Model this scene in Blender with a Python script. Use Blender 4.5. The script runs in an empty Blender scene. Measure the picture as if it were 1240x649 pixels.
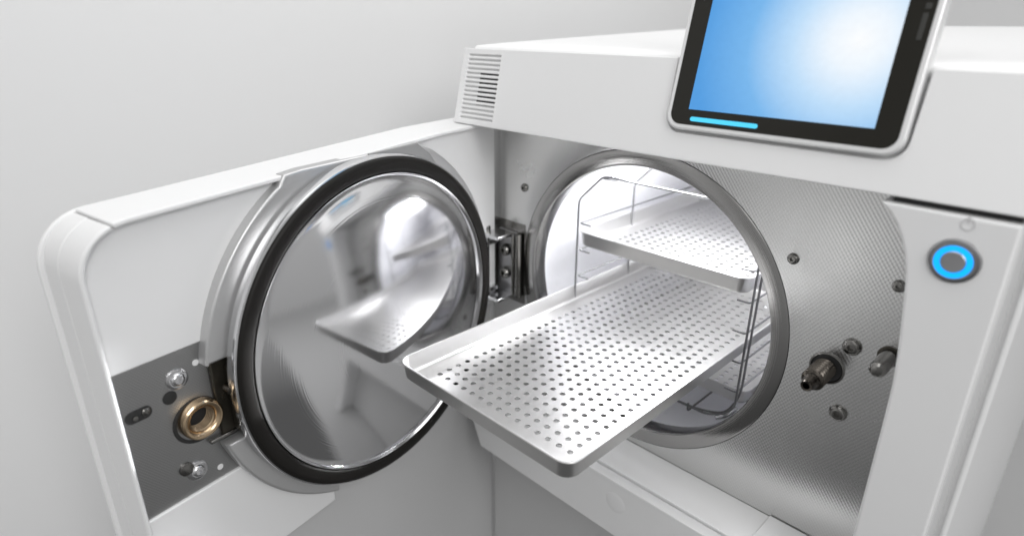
import bpy, bmesh, math, random
from mathutils import Matrix, Vector
random.seed(7)
S = bpy.context.scene
COL = S.collection
PI = math.pi

# ------------------------------------------------------------------ helpers
WM = {}                                     # world matrix of everything linked


def link(o, M=None, parent=None):
    M = M or Matrix.Identity(4)
    COL.objects.link(o)
    WM[o.name] = M.copy()
    if parent is not None:
        o.parent = parent
        o.matrix_basis = WM[parent.name].inverted() @ M
    else:
        o.matrix_basis = M
    return o


def empty(name, loc):
    o = bpy.data.objects.new(name, None)
    o.empty_display_size = .02
    return link(o, Matrix.Translation(Vector(loc)))


def tag(o, label, cat, group=None):
    o['label'] = label
    o['category'] = cat
    if group:
        o['group'] = group


def obj(name, me, mat, M=None, parent=None, smooth=40, bevel=0, seg=2, solid=0):
    if isinstance(me, bmesh.types.BMesh):
        bm = me
        bmesh.ops.remove_doubles(bm, verts=bm.verts, dist=1e-6)
        bmesh.ops.recalc_face_normals(bm, faces=bm.faces)
        me = bpy.data.meshes.new(name)
        bm.to_mesh(me)
        bm.free()
    if smooth:
        me.polygons.foreach_set('use_smooth', [True] * len(me.polygons))
        me.set_sharp_from_angle(angle=math.radians(smooth))
    if mat and not me.materials:
        me.materials.append(mat)
    o = link(bpy.data.objects.new(name, me), M, parent)
    if solid:
        m = o.modifiers.new('solid', 'SOLIDIFY')
        m.thickness = solid
        m.offset = 0
    if bevel:
        m = o.modifiers.new('bevel', 'BEVEL')
        m.width = bevel
        m.segments = seg
        m.limit_method = 'ANGLE'
        m.angle_limit = math.radians(35)
        m.harden_normals = False
    return o


def copy_mesh(o, M, parent, name=None):
    c = o.copy()
    if name:
        c.name = name
    return link(c, M, parent)


def plate(outer, holes=(), thick=.004, bevel=.0008, res=2):
    """flat plate: outline (with holes) in local XY, front face at z=0, body behind it"""
    cu = bpy.data.curves.new('outline', 'CURVE')
    cu.dimensions = '2D'
    cu.fill_mode = 'BOTH'
    for pts in [outer] + list(holes):
        sp = cu.splines.new('POLY')
        sp.points.add(len(pts) - 1)
        for p, q in zip(sp.points, pts):
            p.co = (q[0], q[1], 0, 1)
        sp.use_cyclic_u = True
    cu.extrude = max(thick / 2 - bevel, 1e-5)
    cu.bevel_depth = bevel
    cu.bevel_resolution = res
    cu.offset = -bevel
    o = bpy.data.objects.new('outline', cu)
    COL.objects.link(o)
    dg = bpy.context.evaluated_depsgraph_get()
    me = bpy.data.meshes.new_from_object(o.evaluated_get(dg))
    bpy.data.objects.remove(o)
    bpy.data.curves.remove(cu)
    me.transform(Matrix.Translation((0, 0, -thick / 2)))
    return me


def lathe(profile, seg=96, closed=False):
    """profile (r, z) turned about local z"""
    bm = bmesh.new()
    rings = []
    for r, z in profile:
        if r < 1e-7:
            rings.append([bm.verts.new((0, 0, z))])
        else:
            rings.append([bm.verts.new((r * math.cos(2 * PI * k / seg), r * math.sin(2 * PI * k / seg), z)) for k in range(seg)])
    prs = list(zip(rings[:-1], rings[1:]))
    if closed:
        prs.append((rings[-1], rings[0]))
    for a, b in prs:
        for k in range(seg):
            k2 = (k + 1) % seg
            if len(a) == 1:
                bm.faces.new((a[0], b[k2], b[k]))
            elif len(b) == 1:
                bm.faces.new((a[k], a[k2], b[0]))
            else:
                bm.faces.new((a[k], a[k2], b[k2], b[k]))
    return bm


def add_box(bm, lo, hi):
    vs = [bm.verts.new((x, y, z)) for x in (lo[0], hi[0]) for y in (lo[1], hi[1]) for z in (lo[2], hi[2])]
    for f in ((0, 1, 3, 2), (4, 6, 7, 5), (0, 4, 5, 1), (2, 3, 7, 6), (0, 2, 6, 4), (1, 5, 7, 3)):
        bm.faces.new([vs[i] for i in f])
    return bm


def box(lo, hi):
    return add_box(bmesh.new(), lo, hi)


def prism(poly, axis, a, b):
    """polygon in the two other axes, extruded along axis from a to b"""
    bm = bmesh.new()

    def P(u, v, w):
        return {0: (w, u, v), 1: (u, w, v), 2: (u, v, w)}[axis]
    A = [bm.verts.new(P(u, v, a)) for u, v in poly]
    B = [bm.verts.new(P(u, v, b)) for u, v in poly]
    bm.faces.new(A)
    bm.faces.new(B)
    n = len(poly)
    for i in range(n):
        bm.faces.new((A[i], A[(i + 1) % n], B[(i + 1) % n], B[i]))
    return bm


def round_path(pts, r, n=5):
    out = [Vector(pts[0])]
    for i in range(1, len(pts) - 1):
        p, a, b = Vector(pts[i]), Vector(pts[i - 1]), Vector(pts[i + 1])
        d1, d2 = (a - p), (b - p)
        q = min(r, d1.length * .45, d2.length * .45)
        s, e = p + d1.normalized() * q, p + d2.normalized() * q
        for k in range(n + 1):
            t = k / n
            out.append(s * (1 - t) ** 2 + p * 2 * t * (1 - t) + e * t * t)
    out.append(Vector(pts[-1]))
    return out


def add_tube(bm, pts, r, seg=10, closed=False):
    pts = [Vector(p) for p in pts]
    n = len(pts)
    rings = []
    up = None
    for i in range(n):
        if closed:
            t = (pts[(i + 1) % n] - pts[i - 1]).normalized()
        else:
            t = (pts[min(i + 1, n - 1)] - pts[max(i - 1, 0)]).normalized()
        if up is None:
            up = t.orthogonal().normalized()
        up = (up - t * up.dot(t)).normalized()
        s = t.cross(up)
        rings.append([bm.verts.new(pts[i] + (up * math.cos(2 * PI * k / seg) + s * math.sin(2 * PI * k / seg)) * r) for k in range(seg)])
    prs = list(zip(rings[:-1], rings[1:])) + ([(rings[-1], rings[0])] if closed else [])
    for a, b in prs:
        for k in range(seg):
            bm.faces.new((a[k], a[(k + 1) % seg], b[(k + 1) % seg], b[k]))
    if not closed:
        bm.faces.new(rings[0][::-1])
        bm.faces.new(rings[-1])
    return bm


def rrect(x0, y0, x1, y1, r, n=6):
    pts = []
    for cx, cy, a0 in ((x1 - r, y1 - r, 0), (x0 + r, y1 - r, 90), (x0 + r, y0 + r, 180), (x1 - r, y0 + r, 270)):
        for k in range(n + 1):
            a = math.radians(a0 + 90 * k / n)
            pts.append((cx + r * math.cos(a), cy + r * math.sin(a)))
    return pts


def circ(cx, cy, r, n=64):
    return [(cx + r * math.cos(2 * PI * k / n), cy + r * math.sin(2 * PI * k / n)) for k in range(n)]


def arc(cx, cy, r, a0, a1, n=24):
    return [(cx + r * math.cos(math.radians(a0 + (a1 - a0) * k / n)), cy + r * math.sin(math.radians(a0 + (a1 - a0) * k / n))) for k in range(n + 1)]


# ------------------------------------------------------------------ materials
def mat(name, base, rough=.4, metal=0., spec=.5, coat=0., aniso=0.):
    m = bpy.data.materials.new(name)
    m.use_nodes = True
    b = m.node_tree.nodes['Principled BSDF']
    b.inputs['Base Color'].default_value = (*base, 1)
    b.inputs['Roughness'].default_value = rough
    b.inputs['Metallic'].default_value = metal
    b.inputs['Specular IOR Level'].default_value = spec
    b.inputs['Coat Weight'].default_value = coat
    b.inputs['Anisotropic'].default_value = aniso
    return m


def N(m, t, **kw):
    n = m.node_tree.nodes.new(t)
    for k, v in kw.items():
        if k in n.inputs:
            n.inputs[k].default_value = v
        else:
            setattr(n, k, v)
    return n


def L(m, a, b):
    m.node_tree.links.new(a, b)


def bsdf(m):
    return m.node_tree.nodes['Principled BSDF']


def add_noise(m, scale=400, strength=.05, dist=.0005, rough_var=0., stretch=(1, 1, 1), detail=3):
    tc = N(m, 'ShaderNodeTexCoord')
    mp = N(m, 'ShaderNodeMapping')
    mp.inputs['Scale'].default_value = stretch
    L(m, tc.outputs['Object'], mp.inputs['Vector'])
    nz = N(m, 'ShaderNodeTexNoise', Scale=scale, Detail=detail)
    L(m, mp.outputs[0], nz.inputs['Vector'])
    if strength:
        bp = N(m, 'ShaderNodeBump', Strength=strength, Distance=dist)
        L(m, nz.outputs['Fac'], bp.inputs['Height'])
        L(m, bp.outputs[0], bsdf(m).inputs['Normal'])
    if rough_var:
        nz2 = N(m, 'ShaderNodeTexNoise', Scale=scale * .12, Detail=4)
        L(m, mp.outputs[0], nz2.inputs['Vector'])
        r0 = bsdf(m).inputs['Roughness'].default_value
        mr = N(m, 'ShaderNodeMapRange')
        mr.inputs['To Min'].default_value = r0 - rough_var
        mr.inputs['To Max'].default_value = r0 + rough_var
        L(m, nz2.outputs['Fac'], mr.inputs['Value'])
        L(m, mr.outputs[0], bsdf(m).inputs['Roughness'])
    return m


def radial(m, axis):
    t = N(m, 'ShaderNodeTangent', direction_type='RADIAL', axis=axis)
    L(m, t.outputs[0], bsdf(m).inputs['Tangent'])
    return m


def turned(m, strength, dist, scale=900.):
    """fine concentric machining marks about local z"""
    tc = N(m, 'ShaderNodeTexCoord')
    sx = N(m, 'ShaderNodeSeparateXYZ')
    L(m, tc.outputs['Object'], sx.inputs[0])
    cb = N(m, 'ShaderNodeCombineXYZ')
    L(m, sx.outputs[0], cb.inputs[0])
    L(m, sx.outputs[1], cb.inputs[1])
    ln = N(m, 'ShaderNodeVectorMath', operation='LENGTH')
    L(m, cb.outputs[0], ln.inputs[0])
    nz = N(m, 'ShaderNodeTexNoise', noise_dimensions='1D', Scale=scale, Detail=2)
    L(m, ln.outputs['Value'], nz.inputs['W'])
    bp = N(m, 'ShaderNodeBump', Strength=strength, Distance=dist)
    L(m, nz.outputs['Fac'], bp.inputs['Height'])
    L(m, bp.outputs[0], bsdf(m).inputs['Normal'])
    return m


WHITE = add_noise(mat('white_plastic', (.765, .765, .765), .32), 900, .04, .0003, .05)
WHITE_SOFT = add_noise(mat('white_plastic_matt', (.78, .78, .78), .5), 900, .04, .0003)
GREYPL = add_noise(mat('pale_grey_plastic', (.60, .60, .60), .45), 900, .04, .0003)
GREYSHEET = add_noise(mat('grey_sheet', (.55, .55, .55), .42), 200, .05, .0005, .05, (1, 1, .1))
TABM = add_noise(mat('shaded_facet_grey', (.27, .27, .27), .4), 200, .05, .0005)  # darker grey paints in the shade on the collar's top right facet
COLLARM = add_noise(mat('satin_collar', (.54, .54, .54), .33, .65), 300, .03, .0004, .05)
WALLM = add_noise(mat('wall_paint', (.78, .78, .78), .65), 55, .06, .003, detail=5)
BACKM = add_noise(mat('back_wall_paint', (.85, .85, .85), .7), 55, .06, .003)
COUNTER = add_noise(mat('counter_laminate', (.42, .42, .42), .4), 300, .06, .001, .08, (1, .1, 1))
RUBBER = add_noise(mat('black_rubber', (.010, .009, .008), .5, 0, .22), 500, .05, .0005)
DARK = mat('gap_shade', (.02, .02, .02), .6)  # near-black stands in for the shade inside gaps and holes
DARKMETAL = add_noise(mat('dark_oiled_metal', (.055, .05, .04), .3, .7), 300, .08, .0005, .1)
CHROME = add_noise(mat('bright_steel', (.72, .72, .73), .16, 1.), 300, .02, .0003, .06)
SCREWM = add_noise(mat('screw_steel', (.22, .215, .205), .22, 1.), 700, .05, .0003, .08)
STUDM = add_noise(mat('oiled_steel', (.095, .085, .074), .25, 1.), 400, .1, .0005, .1)
BRASS = add_noise(mat('brass', (.58, .44, .29), .22, 1.), 300, .06, .0005, .1)
WIRE = mat('wire_steel', (.20, .20, .205), .34, 1.)
RINGM = turned(radial(mat('turned_steel', (.39, .385, .378), .13, 1., aniso=.6), 'Z'), .12, .0004, 1600)
LIDM = turned(radial(mat('polished_lid_steel', (.77, .77, .78), .10, 1., aniso=.35), 'Z'), .06, .0003, 700)
CHAMB = add_noise(mat('chamber_steel', (.88, .88, .91), .42, .55), 26, .16, .006, .06)
TRAYM = add_noise(mat('satin_aluminium', (.60, .595, .59), .38, 1.), 500, .05, .0004, .05)
GLASS = mat('black_glass', (.017, .016, .013), .12, 0, .25)
SILVER = mat('silver_frame', (.78, .78, .78), .28, .3)
CAPM = mat('button_cap_metal', (.42, .42, .43), .35, 1.)


def weave(name, base, rough, period, s1, s2, dist):
    """steel sheet rolled with a fine diagonal linen pattern"""
    m = mat(name, base, rough, 1.)
    tc = N(m, 'ShaderNodeTexCoord')
    k = 2 * PI / period
    outs = []
    for d in ((.80, .60, 0), (.80, -.60, 0)):
        dt = N(m, 'ShaderNodeVectorMath', operation='DOT_PRODUCT')
        dt.inputs[1].default_value = d
        L(m, tc.outputs['Object'], dt.inputs[0])
        mu = N(m, 'ShaderNodeMath', operation='MULTIPLY')
        mu.inputs[1].default_value = k
        L(m, dt.outputs['Value'], mu.inputs[0])
        sn = N(m, 'ShaderNodeMath', operation='SINE')
        L(m, mu.outputs[0], sn.inputs[0])
        outs.append(sn)
    a = N(m, 'ShaderNodeMath', operation='MULTIPLY')
    a.inputs[1].default_value = s1
    L(m, outs[0].outputs[0], a.inputs[0])
    b = N(m, 'ShaderNodeMath', operation='MULTIPLY_ADD')
    b.inputs[1].default_value = s2
    L(m, outs[1].outputs[0], b.inputs[0])
    L(m, a.outputs[0], b.inputs[2])
    bp = N(m, 'ShaderNodeBump', Strength=1., Distance=dist)
    L(m, b.outputs[0], bp.inputs['Height'])
    L(m, bp.outputs[0], bsdf(m).inputs['Normal'])
    mc = N(m, 'ShaderNodeMapRange')
    mc.inputs['From Min'].default_value = -.85
    mc.inputs['From Max'].default_value = .85
    mc.inputs['To Min'].default_value = .945
    mc.inputs['To Max'].default_value = 1.035
    L(m, b.outputs[0], mc.inputs['Value'])
    vm = N(m, 'ShaderNodeVectorMath', operation='SCALE')
    vm.inputs[0].default_value = base
    L(m, mc.outputs[0], vm.inputs['Scale'])
    L(m, vm.outputs[0], bsdf(m).inputs['Base Color'])  # light and dark of the emboss also put into the base colour
    nz = N(m, 'ShaderNodeTexNoise', Scale=14, Detail=5)
    L(m, tc.outputs['Object'], nz.inputs['Vector'])
    mr = N(m, 'ShaderNodeMapRange')
    mr.inputs['To Min'].default_value = rough - .05
    mr.inputs['To Max'].default_value = rough + .06
    L(m, nz.outputs['Fac'], mr.inputs['Value'])
    L(m, mr.outputs[0], bsdf(m).inputs['Roughness'])
    return m


FACEM = weave('linen_steel', (.68, .68, .675), .25, .0027, .6, .25, .000026)
LATCHM = weave('latch_steel', (.42, .42, .42), .34, .0018, .4, .4, .00010)


def emit(name, col, st):
    m = bpy.data.materials.new(name)
    m.use_nodes = True
    m.node_tree.nodes.clear()
    e = m.node_tree.nodes.new('ShaderNodeEmission')
    e.inputs[0].default_value = (*col, 1)
    e.inputs[1].default_value = st
    o = m.node_tree.nodes.new('ShaderNodeOutputMaterial')
    m.node_tree.links.new(e.outputs[0], o.inputs[0])
    return m


CYAN = emit('cyan_light', (.008, .36, 1.0), 1.6)
BARM = emit('progress_light', (.10, .66, 1.0), 1.15)

# ------------------------------------------------------------------ frames
FACE = Matrix(((1, 0, 0, 0), (0, 0, -1, 0), (0, 1, 0, 0), (0, 0, 0, 1)))       # local (x, z, out of the face)


def face_at(x, z, out=0.):
    return FACE @ Matrix.Translation((x, z, out))


TH = math.radians(10)
dn = Vector((math.cos(TH), math.sin(TH), 0))
dt_ = Vector((-math.sin(TH), math.cos(TH), 0))
do = dt_ * -.1857
DOOR = Matrix(((dt_.x, 0, dn.x, do.x), (dt_.y, 0, dn.y, do.y), (0, 1, 0, 0), (0, 0, 0, 1)))  # local (along door, up, out of inner face)


def door_at(u, v, w):
    return DOOR @ Matrix.Translation((u, v, w))


LEAN = math.radians(13.5)
ls, lc = math.sin(LEAN), math.cos(LEAN)
FAS = Matrix(((1, 0, 0, 0), (0, ls, -lc, -.06), (0, lc, ls, .176), (0, 0, 0, 1)))

RI, RO = .1491, .1675

# ------------------------------------------------------------------ setting
def structure(name, bm, m):
    o = obj(name, bm, m, smooth=0)
    o['kind'] = 'structure'
    return o


structure('counter', box((-.47, -.13, -.56), (3., 2., -.52)), COUNTER)
structure('wall', box((-.52, -3., -1.2), (-.4705, 2.06, 2.4)), WALLM)
structure('back_wall', box((-.47, 2.0005, -1.2), (3., 2.06, 2.4)), BACKM)

# ------------------------------------------------------------------ the steriliser
A = empty('autoclave', (.04, .27, -.52))
tag(A, 'white tabletop steam autoclave, round door open, with blue touch screen and bright steel chamber', 'autoclave')

# housing core (behind the face plate), with the top cover
obj('side_panel', prism([(.3085, -.018), (.311, -.021), (.3140, -.018), (.326, .60), (.300, .60), (.300, -.018)], 2, -.515, .2575), WHITE, parent=A, bevel=.0015)
obj('side_strip', prism([(.296, -.052), (.3055, -.052), (.3065, -.0175), (.296, -.0175)], 2, -.515, .1700), GREYPL, parent=A, bevel=.001)
obj('rear_housing', box((-.2235, .566, -.515), (.299, .598, .25)), WHITE_SOFT, parent=A)
obj('left_housing', box((-.2355, .004, -.515), (-.2236, .598, .2565)), WHITE_SOFT, parent=A, bevel=.0015)
topc = prism([(-.0285, .2560), (-.0240, .2585), (.02, .2607), (.598, .2812), (.598, .268), (-.0285, .2475)], 0, -.2232, .3085)
obj('top_cover', topc, WHITE, parent=A, bevel=.0025, seg=3)

# face plate
sheet = [(-.2215, -.1735), (.300, -.1735), (.300, .20), (-.2215, .20)]
fp = obj('face_plate', plate(sheet, [circ(0, 0, .1665, 128)], .003, .0002), FACEM, FACE, A)
ring_prof = [(RI + .0012, -.012), (RI, -.010), (RI, -.0008), (RI + .0008, .0000), (RO - .0022, .0000), (RO - .0004, -.0012), (RO - .0004, -.006), (RO + .002, -.006)]
ring_prof = [(RI + .004, -.03), (RI + .0005, -.012), (RI, -.0012), (RI + .0004, .0002), (RI + .0012, .0008), (RO - .0032, .0008), (RO - .0016, .0001), (RO - .0014, -.009)]
obj('sealing_ring', lathe(ring_prof, 160), RINGM, FACE, A, smooth=28)
obj('ring_groove', lathe([(RO - .0020, -.0052), (RO + .0008, -.0052), (RO + .0008, -.009), (RO - .0020, -.009)], 128, True), DARK, FACE, A)
# chamber
cp = [(RI + .0015, -.012), (RI + .0035, -.03), (RI + .0035, -.50)]
for k in range(1, 13):
    a = PI / 2 * k / 12
    cp.append((max((RI + .0035) * math.cos(a), 0.0), -.50 - .055 * math.sin(a)))
cp[-1] = (0, cp[-1][1])
obj('chamber', lathe(cp, 128), CHAMB, FACE, A, smooth=60)


# screws with a hex recess
def screw_mesh(r, h):
    bm = bmesh.new()
    seg = 24
    prof = [(r, 0), (r, h * .35), (r * .86, h * .8), (r * .62, h), (r * .42, h)]
    rings = [[bm.verts.new((q * math.cos(2 * PI * k / seg), q * math.sin(2 * PI * k / seg), z)) for k in range(seg)] for q, z in prof]
    # hexagonal socket
    hexr = []
    for z in (h, h * .35):
        row = []
        for k in range(seg):
            a = 2 * PI * k / seg
            q = r * .40 * math.cos(PI / 6) / math.cos((a % (PI / 3)) - PI / 6)
            row.append(bm.verts.new((q * math.cos(a), q * math.sin(a), z)))
        hexr.append(row)
    rings += hexr
    for a, b in zip(rings[:-1], rings[1:]):
        for k in range(seg):
            bm.faces.new((a[k], a[(k + 1) % seg], b[(k + 1) % seg], b[k]))
    bm.faces.new(rings[-1])
    return bm


big = None
for x, z, r, h in ((.2155, .0325, .0075, .0042), (.2165, -.0320, .0072, .0042)):
    if big is None:
        big = obj('screw', screw_mesh(r, h), SCREWM, face_at(x, z), fp)
    else:
        copy_mesh(big, face_at(x, z), fp)
small = obj('screw', screw_mesh(.0050, .0032), SCREWM, face_at(-.1665, .0985), fp)
for x, z in ((.1560, .0947), (.2378, .0942), (-.1600, -.095)):
    copy_mesh(small, face_at(x, z), fp)

# threaded stud
thr = [(0, .0405), (.0020, .0405), (.0029, .0425), (.0044, .0428), (.0050, .0415), (.0050, .0370), (.0063, .0340), (.0068, .0300)]
z = .0300
while z > .004:
    thr += [(.0090, z - .0010), (.0095, z - .0017), (.0090, z - .0024), (.0066, z - .0034)]
    z -= .0043
thr += [(.0085, -.002)]
thr[0] = (0, .030)
thr[1] = (.0028, .030)
obj('threaded_stud', lathe(thr, 40), STUDM, face_at(.1990, .0055), A, smooth=30)
obj('stud_hole', lathe([(.0125, .0004), (.0001, .0004)], 40), DARK, face_at(.2000, .0055), A)
obj('stud_collar', lathe([(.0148, 0), (.0146, .0010), (.0132, .0013), (.0124, .0006)], 48), SCREWM, face_at(.2000, .0055), A)
# locating pin
obj('locating_pin', lathe([(.0066, -.001), (.0066, .026), (.0060, .0305), (.0040, .0325), (.0, .033)], 40), SCREWM, face_at(.2432, .0345), A, smooth=35)
obj('pin_socket', lathe([(.0088, 0), (.0088, .0012), (.0068, .0016)], 32), DARKMETAL, face_at(.2432, .0345), A)

# ledge below the opening
slant = [(-.2105, -.1725), (.2620, -.1725), (.2620, -.2465), (-.1770, -.2465)]
obj('sill', plate(slant, (), .0530, .0012), WHITE, FACE @ Matrix.Translation((0, 0, .0533)), A)
slant2 = [(-.2095, -.1745), (.2620, -.1745), (.2620, -.2465), (-.1770, -.2465)]
lip = obj('sill_lip', plate(slant2, (), .0130, .0012), WHITE, FACE @ Matrix.Translation((0, 0, .0680)), A)
obj('dimple', lathe([(.0125, 0), (.0105, .00035), (.0060, .0005), (0, .0005)], 40), WHITE, face_at(.0416, -.2008, .0681), A)
obj('sill_end_cap', box((.1785, -.0660, -.1725), (.262, -.0012, -.1706)), WHITE, parent=A, bevel=.0007)
obj('lower_panel', box((-.2205, -.0015, -.515), (.296, .02, -.1745)), GREYSHEET, parent=A)

# control column at the right
col = [(.2270, .1708), (.2330, .1645), (.2385, .1575), (.2436, .1480), (.2475, .1380), (.2505, .1265), (.2524, .1150), (.2540, .1020),
       (.2560, .0860), (.2580, .0670), (.2598, .0450), (.2604, .0150), (.2604, -.515), (.3045, -.515), (.3045, .1708)]
ctl = obj('control_column', plate(col, (), .0600, .0022, 3), WHITE, FACE @ Matrix.Translation((0, 0, .0600)), A)
bx, bz = .2755, .1411
obj('power_button', lathe([(.0150, 0), (.0144, .0012), (.0134, .0015), (.0126, .0006), (.0114, .0006), (.0112, .0024), (.0110, .0028), (.0108, .0028)], 64), CAPM, face_at(bx, bz, .0600), ctl)
obj('light_ring', lathe([(.0108, .0010), (.0108, .0030), (.0105, .0033), (.0074, .0033), (.0072, .0030), (.0072, .0010)], 64), CYAN, face_at(bx, bz, .0600), ctl)
obj('button_cap', lathe([(.0072, .0010), (.0072, .0030), (.0066, .0036), (.0, .0034)], 48), CAPM, face_at(bx, bz, .0600), ctl)
kb = lathe([(.0040, 0), (.0040, .0004), (.0031, .0004), (.0031, 0)], 32)
add_box(kb, (-.0005, .0010, 0), (.0005, .0052, .0005))
obj('power_symbol', kb, GREYPL, face_at(.2775, .1660, .0600), ctl)

obj('slot_shade', box((.232, -.0520, .1700), (.3025, -.0010, .1752)), DARK, parent=A)  # dark strip standing in for the shade in the gap below the fascia

# front fascia with vent slots and a notch for the touch screen
nx0, nx1, ny0 = .0508, .2335, .0222
rr = .014
fas = [(-.2240, 0), (.3105, 0), (.3105, .0825), (nx1 + .0012, .0825)]
fas += arc(nx1 - rr, ny0 + rr, rr, 0, -90, 8) + arc(nx0 + rr, ny0 + rr, rr, -90, -180, 8)
fas += [(nx0 - .0012, .0825), (-.2240, .0825)]
slots = []
for k in range(15):
    y = .0073 + k * .00485
    x0 = -.2145 + .0003 * (k % 2)
    x1 = -.1608 - .0020 * k / 14
    slots.append(rrect(x0, y - .00095, x1, y + .00095, .0009, 3))
fa = obj('front_fascia', plate(fas, slots, .0120, .0010, 3), WHITE, FAS, A)
fb = bmesh.new()
add_box(fb, (-.2200, .003, -.0150), (-.155, .0795, -.0032))
obj('vent_backing', fb, WHITE, FAS, fa)
obj('vent_opening', box((-.1935, .0225, -.0034), (-.1605, .0590, -.0028)), DARK, FAS, fa)
obj('fascia_soffit', prism([(-.058, .1762), (-.046, .1764), (-.0015, .1764), (-.0015, .255), (-.027, .248), (-.030, .24)], 0, -.2235, .3085), WHITE_SOFT, parent=A)

# touch screen
TS = FAS @ Matrix.Translation((0, 0, .0045))
tb = obj('touch_screen', plate(rrect(.0528, .0246, .2318, .2750, .0125, 8), (), .0135, .0018, 3), SILVER, TS, A)
obj('screen_glass', plate(rrect(.0568, .0288, .2276, .2710, .0095, 8), (), .0006, .0002), GLASS, TS @ Matrix.Translation((0, 0, .0005)), tb)
SCR = bpy.data.materials.new('screen_picture')
SCR.use_nodes = True
SCR.node_tree.nodes.clear()
em = N(SCR, 'ShaderNodeEmission')
ou = N(SCR, 'ShaderNodeOutputMaterial')
L(SCR, em.outputs[0], ou.inputs[0])
tc = N(SCR, 'ShaderNodeTexCoord')
mp = N(SCR, 'ShaderNodeMapping')
mp.inputs['Location'].default_value = (-.188, -.098, 0)
mp.vector_type = 'POINT'
L(SCR, tc.outputs['Object'], mp.inputs['Vector'])
ln = N(SCR, 'ShaderNodeVectorMath', operation='LENGTH')
L(SCR, mp.outputs[0], ln.inputs[0])
cr = N(SCR, 'ShaderNodeValToRGB')
mr = N(SCR, 'ShaderNodeMapRange')
mr.inputs['From Max'].default_value = .118
L(SCR, ln.outputs['Value'], mr.inputs['Value'])
L(SCR, mr.outputs[0], cr.inputs['Fac'])
els = cr.color_ramp.elements
els[0].position, els[0].color = 0., (.97, .985, 1, 1)
els[1].position, els[1].color = 1., (.10, .35, .76, 1)
for p, c in ((.16, (.86, .93, 1, 1)), (.38, (.53, .74, .96, 1)), (.66, (.20, .48, .85, 1))):
    e = els.new(p)
    e.color = c
nzs = N(SCR, 'ShaderNodeTexNoise', Scale=180, Detail=4)
L(SCR, tc.outputs['Object'], nzs.inputs['Vector'])
ms = N(SCR, 'ShaderNodeMapRange')
ms.inputs['To Min'].default_value = .96
ms.inputs['To Max'].default_value = 1.04
L(SCR, nzs.outputs['Fac'], ms.inputs['Value'])
L(SCR, ms.outputs[0], em.inputs['Strength'])
L(SCR, cr.outputs[0], em.inputs['Color'])
obj('display', plate([(.0725, .0412), (.2120, .0412), (.2105, .2450), (.0725, .2450)], (), .0004, .0001), SCR, TS @ Matrix.Translation((0, 0, .0009)), tb)
obj('progress_bar', plate(rrect(.0757, .0320, .1327, .0355, .0017, 4), (), .0004, .0001), BARM, TS @ Matrix.Translation((0, 0, .0009)), tb)
EMB = mat('grey_emblem', (.035, .035, .032), .3)
be = bmesh.new()
add_box(be, (.2210, .0985, 0), (.2240, .1150, .0003))
add_box(be, (.2212, .1175, 0), (.2246, .1212, .0003))
add_box(be, (.2212, .1230, 0), (.2246, .1262, .0003))
add_box(be, (.2212, .1285, 0), (.2246, .1340, .0003))
obj('emblem', be, EMB, TS @ Matrix.Translation((0, 0, .0005)), tb, bevel=.0003)

# hinge
hb = obj('hinge', plate(rrect(-.2085, -.047, -.1775, .0400, .002, 3), (), .003, .0006), CAPM, FACE @ Matrix.Translation((0, 0, .0035)), A)
for zc in (.0375, -.0455):
    obj('hinge_arm', box((-.2180, -.0330, zc - .0022), (-.1790, -.0035, zc + .0022)), CHROME, parent=hb, bevel=.0007)
for zc in (.0260, -.0380):
    obj('hinge_knuckle', box((-.2280, -.0360, zc - .0028), (-.2010, -.0120, zc + .0028)), CHROME, parent=hb, bevel=.0007)
pin = lathe([(0, .0470), (.0050, .0465), (.0058, .0440), (.0058, .0400), (.0040, .0398), (.0040, -.052), (0, -.052)], 24)
obj('hinge_pin', pin, SCREWM, Matrix.Translation((-.2095, -.0240, 0)), hb)
sw = obj('screw', screw_mesh(.0078, .0080), SCREWM, face_at(-.1930, .0140, .0035), hb)
copy_mesh(sw, face_at(-.1930, -.0170, .0035), hb)
gb = bmesh.new()
add_tube(gb, [(-.1700, -.0062, -.0440), (-.1700, -.0062, .0400)], .0042, 14)
add_tube(gb, [(-.1795, -.0062, -.0440), (-.1795, -.0062, .0380)], .0022, 10)
obj('hinge_bar', gb, SCREWM, None, hb)
obj('hinge_shim', plate(rrect(-.2190, -.055, -.1640, .0520, .002, 3), (), .002, .0005), SCREWM, FACE @ Matrix.Translation((0, 0, .0008)), hb)

# ------------------------------------------------------------------ the door (a part of the autoclave)
skin = [(-.2520, -.50)] + [(-.2520, .1180)] + arc(-.2130, .1190, .0390, 180, 94, 12)[1:] + [(.1085, .1735), (.2000, .1745), (.2000, -.50)]
door = obj('door', plate(skin, (), .004, .0012), WHITE_SOFT, door_at(0, 0, -.2555), A)


def band(path, w0, w1, th):
    """strip along a path in (u, v), thickness th towards the inside, extruded from w0 to w1"""
    bm = bmesh.new()
    n = len(path)
    outer, inner = [], []
    for i in range(n):
        a, b = Vector(path[max(i - 1, 0)]), Vector(path[min(i + 1, n - 1)])
        t = (b - a).normalized()
        nn = Vector((t.y, -t.x))
        p = Vector(path[i])
        outer.append(p)
        inner.append(p + nn * th)
    vs = [[bm.verts.new((p.x, p.y, w)) for p, w in ((outer[i], w0), (outer[i], w1), (inner[i], w1), (inner[i], w0))] for i in range(n)]
    for a, b in zip(vs[:-1], vs[1:]):
        for k in range(4):
            bm.faces.new((a[k], a[(k + 1) % 4], b[(k + 1) % 4], b[k]))
    bm.faces.new(vs[0])
    bm.faces.new(vs[-1])
    return bm


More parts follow.
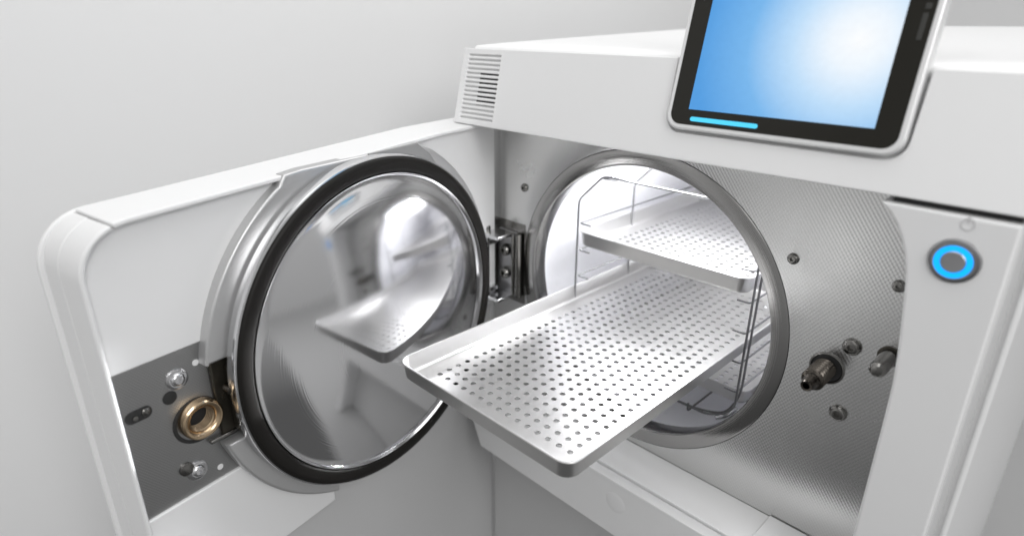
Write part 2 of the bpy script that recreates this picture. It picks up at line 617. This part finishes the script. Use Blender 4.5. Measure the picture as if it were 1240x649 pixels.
cpath = arc(-.2110, .1205, .0372, 180, 108, 14)
left_path = [(-.2482, -.50)] + cpath
lp2 = [(u - .0032 if False else u, v) for u, v in left_path]
obj('door_edge', band(left_path, -.2322, -.2000, .0035), WHITE, DOOR, door, bevel=.0012, seg=3)
back_path = [(u - .0001, v) for u, v in left_path]
obj('door_edge', band(back_path, -.2560, -.2326, .0035), WHITE, DOOR, door, bevel=.0006)
tpath = [(-.2212, .1572), (-.2110, .1586)] + [(-.211 + (.1085 + .211) * k / 10, .1586 + (.1745 - .1586) * k / 10) for k in range(1, 11)] + [(.1995, .1752)]
obj('door_top_strip', band(tpath, -.2575, -.1998, .0040), WHITE, DOOR, door, bevel=.0012, seg=3)

cov = [(-.2444, .0475)] + [(-.2444, .1200)] + arc(-.2110, .1205, .0334, 180, 98, 12)[1:] + [(.1085, .1702), (.2120, .1715), (.2120, -.0600), (-.05, -.0600), (-.12, .0475)]
obj('door_cover', plate(cov, (), .012, .0010), WHITE, door_at(0, 0, -.2070), door)
inner = [(-.2444, -.50), (-.2444, .045), (.2215, .045), (.2215, -.50)]
obj('door_inner_skin', plate(inner, (), .004, .0005), GREYSHEET, door_at(0, 0, -.2225), door)
low = [(-.2444, -.1880), (-.0715, -.1860), (-.0715, -.1000), (-.10, -.0815), (-.2444, -.0832)]
obj('lower_cover', plate(low, (), .0140, .0012), WHITE, door_at(0, 0, -.2062), door)
lat = [(-.2440, -.0828), (-.10, -.0810), (-.10, .0470), (-.2440, .0470)]
latch = obj('latch_plate', plate(lat, [circ(-.1890, -.0165, .0165, 40)], .004, .0003), LATCHM, door_at(0, 0, -.2085), door)

# collar round the lid
R2 = .1835
cl = []
for k in range(61):
    a = 112 + (247 - 112) * k / 60
    cl.append((R2 * math.cos(math.radians(a)), R2 * math.sin(math.radians(a))))
cl = [(u, v) for u, v in cl if not (u < -.14 and -.0480 < v < .0300)]
up = [p for p in cl if p[1] > 0]
dnn = [p for p in cl if p[1] < 0]
collar = [(.0680, .1690), (-.0720, .1672), (-.0885, .1655)] + [p for p in up if p[0] < -.0885] + [(-.1810, .0302), (-.1500, .0302), (-.1500, -.0480), (-.1772, -.0480)] + dnn + [(-.0716, -.1000)]
collar += [(.10, -.05), (.15, .0), (.174, .055)] + [(R2 * math.cos(math.radians(a)), R2 * math.sin(math.radians(a))) for a in (25, 32, 39, 46, 53, 60)] + [(.0800, .1640)]
obj('lid_collar', plate(collar, (), .0130, .0022, 3), COLLARM, door_at(0, 0, -.1965), door)
obj('collar_shade_facet', plate([(.0020, .1690), (.0660, .1700), (.0850, .1560), (.0950, .1420), (.0600, .1400), (.0020, .1500)], (), .003, .001), TABM, door_at(0, 0, -.1945), door)
obj('latch_housing', box((-.1745, -.0460, -.2085), (-.1500, .0290, -.2050)), DARKMETAL, DOOR, door, bevel=.0015)
obj('latch_arm', box((-.1860, -.0440, -.2080), (-.1580, -.0405, -.2030)), SCREWM, DOOR, door, bevel=.0010)
obj('latch_hook', box((-.1640, -.0400, -.2040), (-.1560, .0210, -.1930)), DARKMETAL, DOOR, door, bevel=.0015)
obj('latch_bush', lathe([(.0040, -.2), (.0040, -.1922), (.0030, -.1916), (0, -.1918)], 20), STUDM, door_at(-.1665, .0030, 0), door)

# lid body, gasket, dome
obj('lid_rim', lathe([(.1600, -.2000), (.1640, -.1995), (.1650, -.1940), (.1684, -.1930), (.1688, -.1842), (.1680, -.1825), (.1668, -.1822), (.1662, -.1850), (.150, -.1870)], 160), CHROME, DOOR, door, smooth=30)
obj('gasket', lathe([(.1664, -.1870), (.1664, -.1822), (.1656, -.1808), (.1636, -.1800), (.1600, -.1795), (.1550, -.1797), (.1535, -.1803), (.1524, -.1816), (.1521, -.1870)], 160), RUBBER, DOOR, door, smooth=50)
sag = .025
RD = .1488
dome = [(.1521, -.1870), (.1519, -.1815), (.1513, -.1806), (.1508, -.1806), (.1500, -.1820), (.1496, -.1832), (.1492, -.1836)]
for k in range(0, 25):
    r = RD * (1 - k / 24)
    dome.append((r, -.1836 + sag * (1 - (r / RD) ** 2)))
obj('lid', lathe(dome, 192), LIDM, DOOR, door, smooth=30)

# brass nut and the latch plate's fittings
nut = [(.0172, -.2080), (.0172, -.2035), (.0167, -.2013), (.0154, -.2003), (.0140, -.2004), (.0124, -.2014), (.0110, -.2032)]
z = -.2040
while z > -.2200:
    nut += [(.0108, z), (.0092, z - .0008), (.0092, z - .0011), (.0108, z - .0019)]
    z -= .0022
nut += [(.0100, -.2220), (0, -.2220)]
obj('brass_nut', lathe(nut, 48), BRASS, door_at(-.1890, -.0165, 0), door, smooth=35)
obj('bore_shade', lathe([(.0104, -.2140), (0, -.2140)], 32), DARK, door_at(-.1890, -.0165, 0), door)  # dark disc painting the shade down inside the nut
obj('nut_recess', lathe([(.0200, -.2083), (.0198, -.2079), (.0190, -.2077), (.0168, -.2080)], 48), DARK, door_at(-.1905, -.0185, 0), door)
ls1 = None
for u, v in ((-.1992, .0240), (-.1990, -.0632)):
    M = door_at(u, v, -.2082)
    if ls1 is None:
        ls1 = obj('screw', screw_mesh(.0056, .0036), CHROME, M, door)
        ws = obj('washer', lathe([(.0085, -.0006), (.0085, .0006), (.0078, .0010), (.0050, .0010)], 32), CHROME, M, door)
    else:
        copy_mesh(ls1, M, door)
        copy_mesh(ws, M, door)
obj('boss', lathe([(.0058, 0), (.0056, .0016), (.0040, .0022), (0, .0020)], 28), SCREWM, door_at(-.2070, -.0565, -.2084), door)
obj('latch_hole', lathe([(.0056, .0001), (.0050, .0003), (0, .0002)], 28), DARK, door_at(-.2072, .0112, -.2084), door)
sl = rrect(-.2408, .0035, -.2212, .0140, .0050, 6)
obj('latch_slot', plate(sl, (), .0006, .0001), DARK, door_at(0, 0, -.2082), door)
obj('slot_pin', lathe([(.0030, 0), (.0030, .0012), (.0022, .0018), (0, .0018)], 20), SCREWM, door_at(-.2262, .0092, -.2082), door)
obj('slot_pin', lathe([(.0020, 0), (.0020, .0012), (0, .0014)], 20), SCREWM, door_at(-.2340, .0078, -.2082), door)
for u, v in ((-.1830, .0310), (-.1803, -.0720)):
    obj('sight_hole', lathe([(.0027, .0001), (.0025, .0003), (0, .0003)], 20), WHITE, door_at(u, v, -.2084), door)


# ------------------------------------------------------------------ trays
def tray_mesh(nrow):
    p, nc, hr, seg = .012, 15, .00270, 16
    bm = bmesh.new()
    W, H = .1088, .0187
    y0 = .0314 - p / 2
    x0 = -p * nc / 2
    y1 = y0 + p * nrow
    Lh = y1 + .0314 - p / 2
    grid = [[bm.verts.new((x0 + p * i, y0 + p * j, 0)) for j in range(nrow + 1)] for i in range(nc + 1)]
    holes = []
    for i in range(nc):
        for j in range(nrow):
            cx, cy = x0 + p * (i + .5), y0 + p * (j + .5)
            hv = [bm.verts.new((cx + hr * math.cos(PI / 4 + 2 * PI * k / seg), cy + hr * math.sin(PI / 4 + 2 * PI * k / seg), 0)) for k in range(seg)]
            cs = [grid[i + 1][j + 1], grid[i][j + 1], grid[i][j], grid[i + 1][j]]
            for q in range(4):
                a = [hv[(q * 4 + k) % seg] for k in range(5)]
                bm.faces.new([cs[q]] + [cs[(q + 1) % 4]] + a[::-1])
    # walls: loops from the floor edge up to the rim
    loops = []
    n = 7
    for ins, z, r in ((.0068, 0, .0095), (.0050, .0002, .0100), (.0036, .0009, .0106), (.0026, .0020, .0112), (.0021, .0036, .0115), (.0009, .0172, .0124), (.0004, .0183, .0128),
                      (-.0004, .0187, .0133), (-.0013, .0185, .0139), (-.0017, .0177, .0142)):
        pts = rrect(-W + ins, ins, W - ins, Lh - ins, r, n)
        loops.append([bm.verts.new((x, y, z)) for x, y in pts])
    m = len(loops[0])
    for a, b in zip(loops[:-1], loops[1:]):
        for k in range(m):
            bm.faces.new((a[k], a[(k + 1) % m], b[(k + 1) % m], b[k]))
    # flat border between hole grid and the first loop
    border = [grid[nc][j] for j in range(nrow + 1)] + [grid[i][nrow] for i in range(nc - 1, -1, -1)] + [grid[0][j] for j in range(nrow - 1, -1, -1)] + [grid[i][0] for i in range(1, nc)]
    cy = Lh / 2

    def ang(v):
        return math.atan2(v.co.y - cy, v.co.x) % (2 * PI)
    A_ = sorted(border, key=ang)
    B_ = sorted(loops[0], key=ang)
    ia = ib = 0
    na, nb = len(A_), len(B_)
    while ia < na or ib < nb:
        a, b = A_[ia % na], B_[ib % nb]
        ta = ang(A_[ia + 1]) if ia + 1 < na else 2 * PI + ang(A_[0])
        tb = ang(B_[ib + 1]) if ib + 1 < nb else 2 * PI + ang(B_[0])
        if ib >= nb or (ia < na and ta <= tb):
            bm.faces.new((a, b, A_[(ia + 1) % na]))
            ia += 1
        else:
            bm.faces.new((a, b, B_[(ib + 1) % nb]))
            ib += 1
    bmesh.ops.recalc_face_normals(bm, faces=bm.faces)
    me = bpy.data.meshes.new('perforated_tray')
    bm.to_mesh(me)
    bm.free()
    return me


TM = tray_mesh(34)
up_face = sum(p.normal.z for p in TM.polygons)
if up_face < 0:
    TM.flip_normals()
tray_labels = (('perforated metal tray slid far out of the chamber towards the viewer', (-.0035, -.2305, -.0410)),
               ('upper perforated metal tray pushed fully into the bright chamber above the slid-out tray', (-.0050, .0380, .0300)),
               ('lowest perforated metal tray, mostly hidden under the slid-out tray', (.0000, .0660, -.1100)))
tr = None
for lab, loc in tray_labels:
    M = Matrix.Translation(loc)
    if tr is None:
        tmp = bpy.data.objects.new('sheet', TM)
        COL.objects.link(tmp)
        md = tmp.modifiers.new('sheet', 'SOLIDIFY')
        md.thickness = .0008
        md.offset = -1
        TM2 = bpy.data.meshes.new_from_object(tmp.evaluated_get(bpy.context.evaluated_depsgraph_get()))
        bpy.data.objects.remove(tmp)
        TM2.name = 'perforated_tray'
        tr = obj('perforated_tray', TM2, TRAYM, M, smooth=38)
        o = tr
    else:
        o = copy_mesh(tr, M, None)
    tag(o, lab, 'tray', 'perforated trays')

# ------------------------------------------------------------------ wire rack
rk = empty('wire_rack', (0, .036, -.115))
tag(rk, 'thin steel wire rack holding the trays inside the round chamber', 'rack')
fr = [(-.111, -.094), (-.111, .0880), (-.0770, .1215), (.0770, .1215), (.1135, .0880), (.1115, -.094), (.1020, -.1090), (.080, -.1180), (-.080, -.1180), (-.1020, -.1090)]


def frame_pts(y):
    pts = [Vector((x, y, zz)) for x, zz in fr]
    out = []
    n = len(pts)
    for i in range(n):
        p, a, b = pts[i], pts[i - 1], pts[(i + 1) % n]
        d1, d2 = (a - p), (b - p)
        q = .007
        s, e = p + d1.normalized() * q, p + d2.normalized() * q
        for k in range(5):
            t = k / 4
            out.append(s * (1 - t) ** 2 + p * 2 * t * (1 - t) + e * t * t)
    return out


for y in (.036, .150, .330, .480):
    obj('frame_wire', add_tube(bmesh.new(), frame_pts(y), .00125, 10, True), WIRE, None, rk)
sb = bmesh.new()
add_tube(sb, round_path([(.1150, .045, .085), (.1120, .045, -.085), (.1000, .043, -.112), (.070, .043, -.1215), (.02, .043, -.1235)], .02, 6), .00125)
obj('frame_wire', sb, WIRE, None, rk)
for k, zz in enumerate((.0270, -.0070, -.0410, -.0755, -.1100, .0610)):
    for sgn in (-1, 1):
        x = .1105 * sgn + (.001 if sgn > 0 else 0)
        path = [(x - sgn * .016, .040, zz - .0035), (x - sgn * .0015, .0370, zz - .0020), (x - sgn * .0015, .480, zz - .0020)]
        bm = add_tube(bmesh.new(), round_path(path, .004, 5), .00105, 8)
        obj('tray_rail', bm, WIRE, None, rk)
for x in (-.0620, .0620):
    obj('top_wire', add_tube(bmesh.new(), [(x, .030, .1238), (x, .482, .1238)], .00125, 8), WIRE, None, rk)
    obj('base_wire', add_tube(bmesh.new(), round_path([(x, .030, -.1105), (x, .030, -.1205), (x, .482, -.1205)], .004, 4), .00125, 8), WIRE, None, rk)
obj('joint_wire', add_tube(bmesh.new(), [(-.077, .036, .1195), (-.066, .044, .1180), (-.060, .060, .1200)], .0018, 8), WIRE, None, rk)
obj('joint_wire', add_tube(bmesh.new(), [(.095, .030, -.113), (.104, .040, -.110), (.108, .050, -.104)], .0022, 8), WIRE, None, rk)

# ------------------------------------------------------------------ light
W = bpy.data.worlds.new('World')
S.world = W
W.use_nodes = True
nt = W.node_tree
bg = nt.nodes['Background']
bg.inputs['Strength'].default_value = 1.0
tcw = nt.nodes.new('ShaderNodeTexCoord')
sxw = nt.nodes.new('ShaderNodeSeparateXYZ')
nt.links.new(tcw.outputs['Generated'], sxw.inputs[0])
rw = nt.nodes.new('ShaderNodeValToRGB')
mw = nt.nodes.new('ShaderNodeMapRange')
mw.inputs['From Min'].default_value = -1
nt.links.new(sxw.outputs[2], mw.inputs['Value'])
nt.links.new(mw.outputs[0], rw.inputs['Fac'])
ew = rw.color_ramp.elements
ew[0].position, ew[0].color = .20, (.10, .10, .10, 1)
ew[1].position, ew[1].color = .80, (.55, .55, .55, 1)
e3 = ew.new(.40)
e3.color = (.36, .36, .36, 1)
nt.links.new(rw.outputs[0], bg.inputs['Color'])


def area(name, loc, target, sx, sy, power, col=(1, 1, 1), spread=180):
    l = bpy.data.lights.new(name, 'AREA')
    l.shape = 'RECTANGLE'
    l.size, l.size_y = sx, sy
    l.energy = power
    l.color = col
    l.spread = math.radians(spread)
    o = bpy.data.objects.new(name, l)
    d = Vector(target) - Vector(loc)
    o.rotation_euler = d.to_track_quat('-Z', 'Y').to_euler()
    o.location = loc
    COL.objects.link(o)
    return o


area('ceiling_softbox', (.10, -.30, 1.45), (-.10, -.10, 0), 1.1, 1.1, 7.5)
area('rear_fill', (-.10, .62, 1.25), (-.05, -.1, 0), .8, .8, 5.5)  # added light, out of view, to brighten the tray floor
area('right_softbox', (1.55, -.75, 1.05), (-.2, -.1, 0), .9, .9, 15.5)
area('front_fill', (.5, -1.9, .8), (0, 0, .05), .8, .8, 1.5)  # unseen fill light added behind the camera
area('chamber_lamp', (0, .12, .1400), (0, .12, 0), .13, .20, 2.1, (.97, .98, 1))
area('chamber_rear_fill', (0, .545, .0), (0, .0, .01), .18, .04, 1.3, (.97, .98, 1), 28)  # no fixture here, light added at the back to whiten the trays
area('chamber_floor_fill', (0, .53, -.128), (0, 0, -.135), .14, .03, 2.2, (.95, .96, 1))  # light added under the lowest tray to brighten the chamber floor
area('low_reflection_fill', (-.34, -1.57, -.44), (.17, 0, .05), .45, .30, .35)  # unseen light added for a bright reflection in the face plate

# ------------------------------------------------------------------ camera
cam = bpy.data.cameras.new('camera')
cam.sensor_width = 36
cam.lens = 750.0 / 1240 * 36
cam.clip_start = .01
cam.clip_end = 50
R = ((.7042, .7099, .0047), (-.2631, .2548, .9305), (-.6594, .6565, -.3663))
co = bpy.data.objects.new('camera', cam)
X, U, F = Vector(R[0]).normalized(), Vector(R[1]).normalized(), Vector(R[2]).normalized()
M = Matrix(((X.x, U.x, -F.x, .33916), (X.y, U.y, -F.y, -.52421), (X.z, U.z, -F.z, .28142), (0, 0, 0, 1)))
co.matrix_world = M
COL.objects.link(co)
S.camera = co
cam.dof.use_dof = True
cam.dof.focus_distance = .575
cam.dof.aperture_fstop = 3.3

S.render.engine = 'CYCLES'
S.view_settings.view_transform = 'Standard'
S.view_settings.look = 'None'
S.view_settings.gamma = 1
S.view_settings.exposure = 0
S.cycles.use_denoising = True
S.cycles.use_adaptive_sampling = False
S.cycles.max_bounces = 10
S.cycles.glossy_bounces = 6
S.cycles.caustics_reflective = True
S.cycles.sample_clamp_indirect = 6
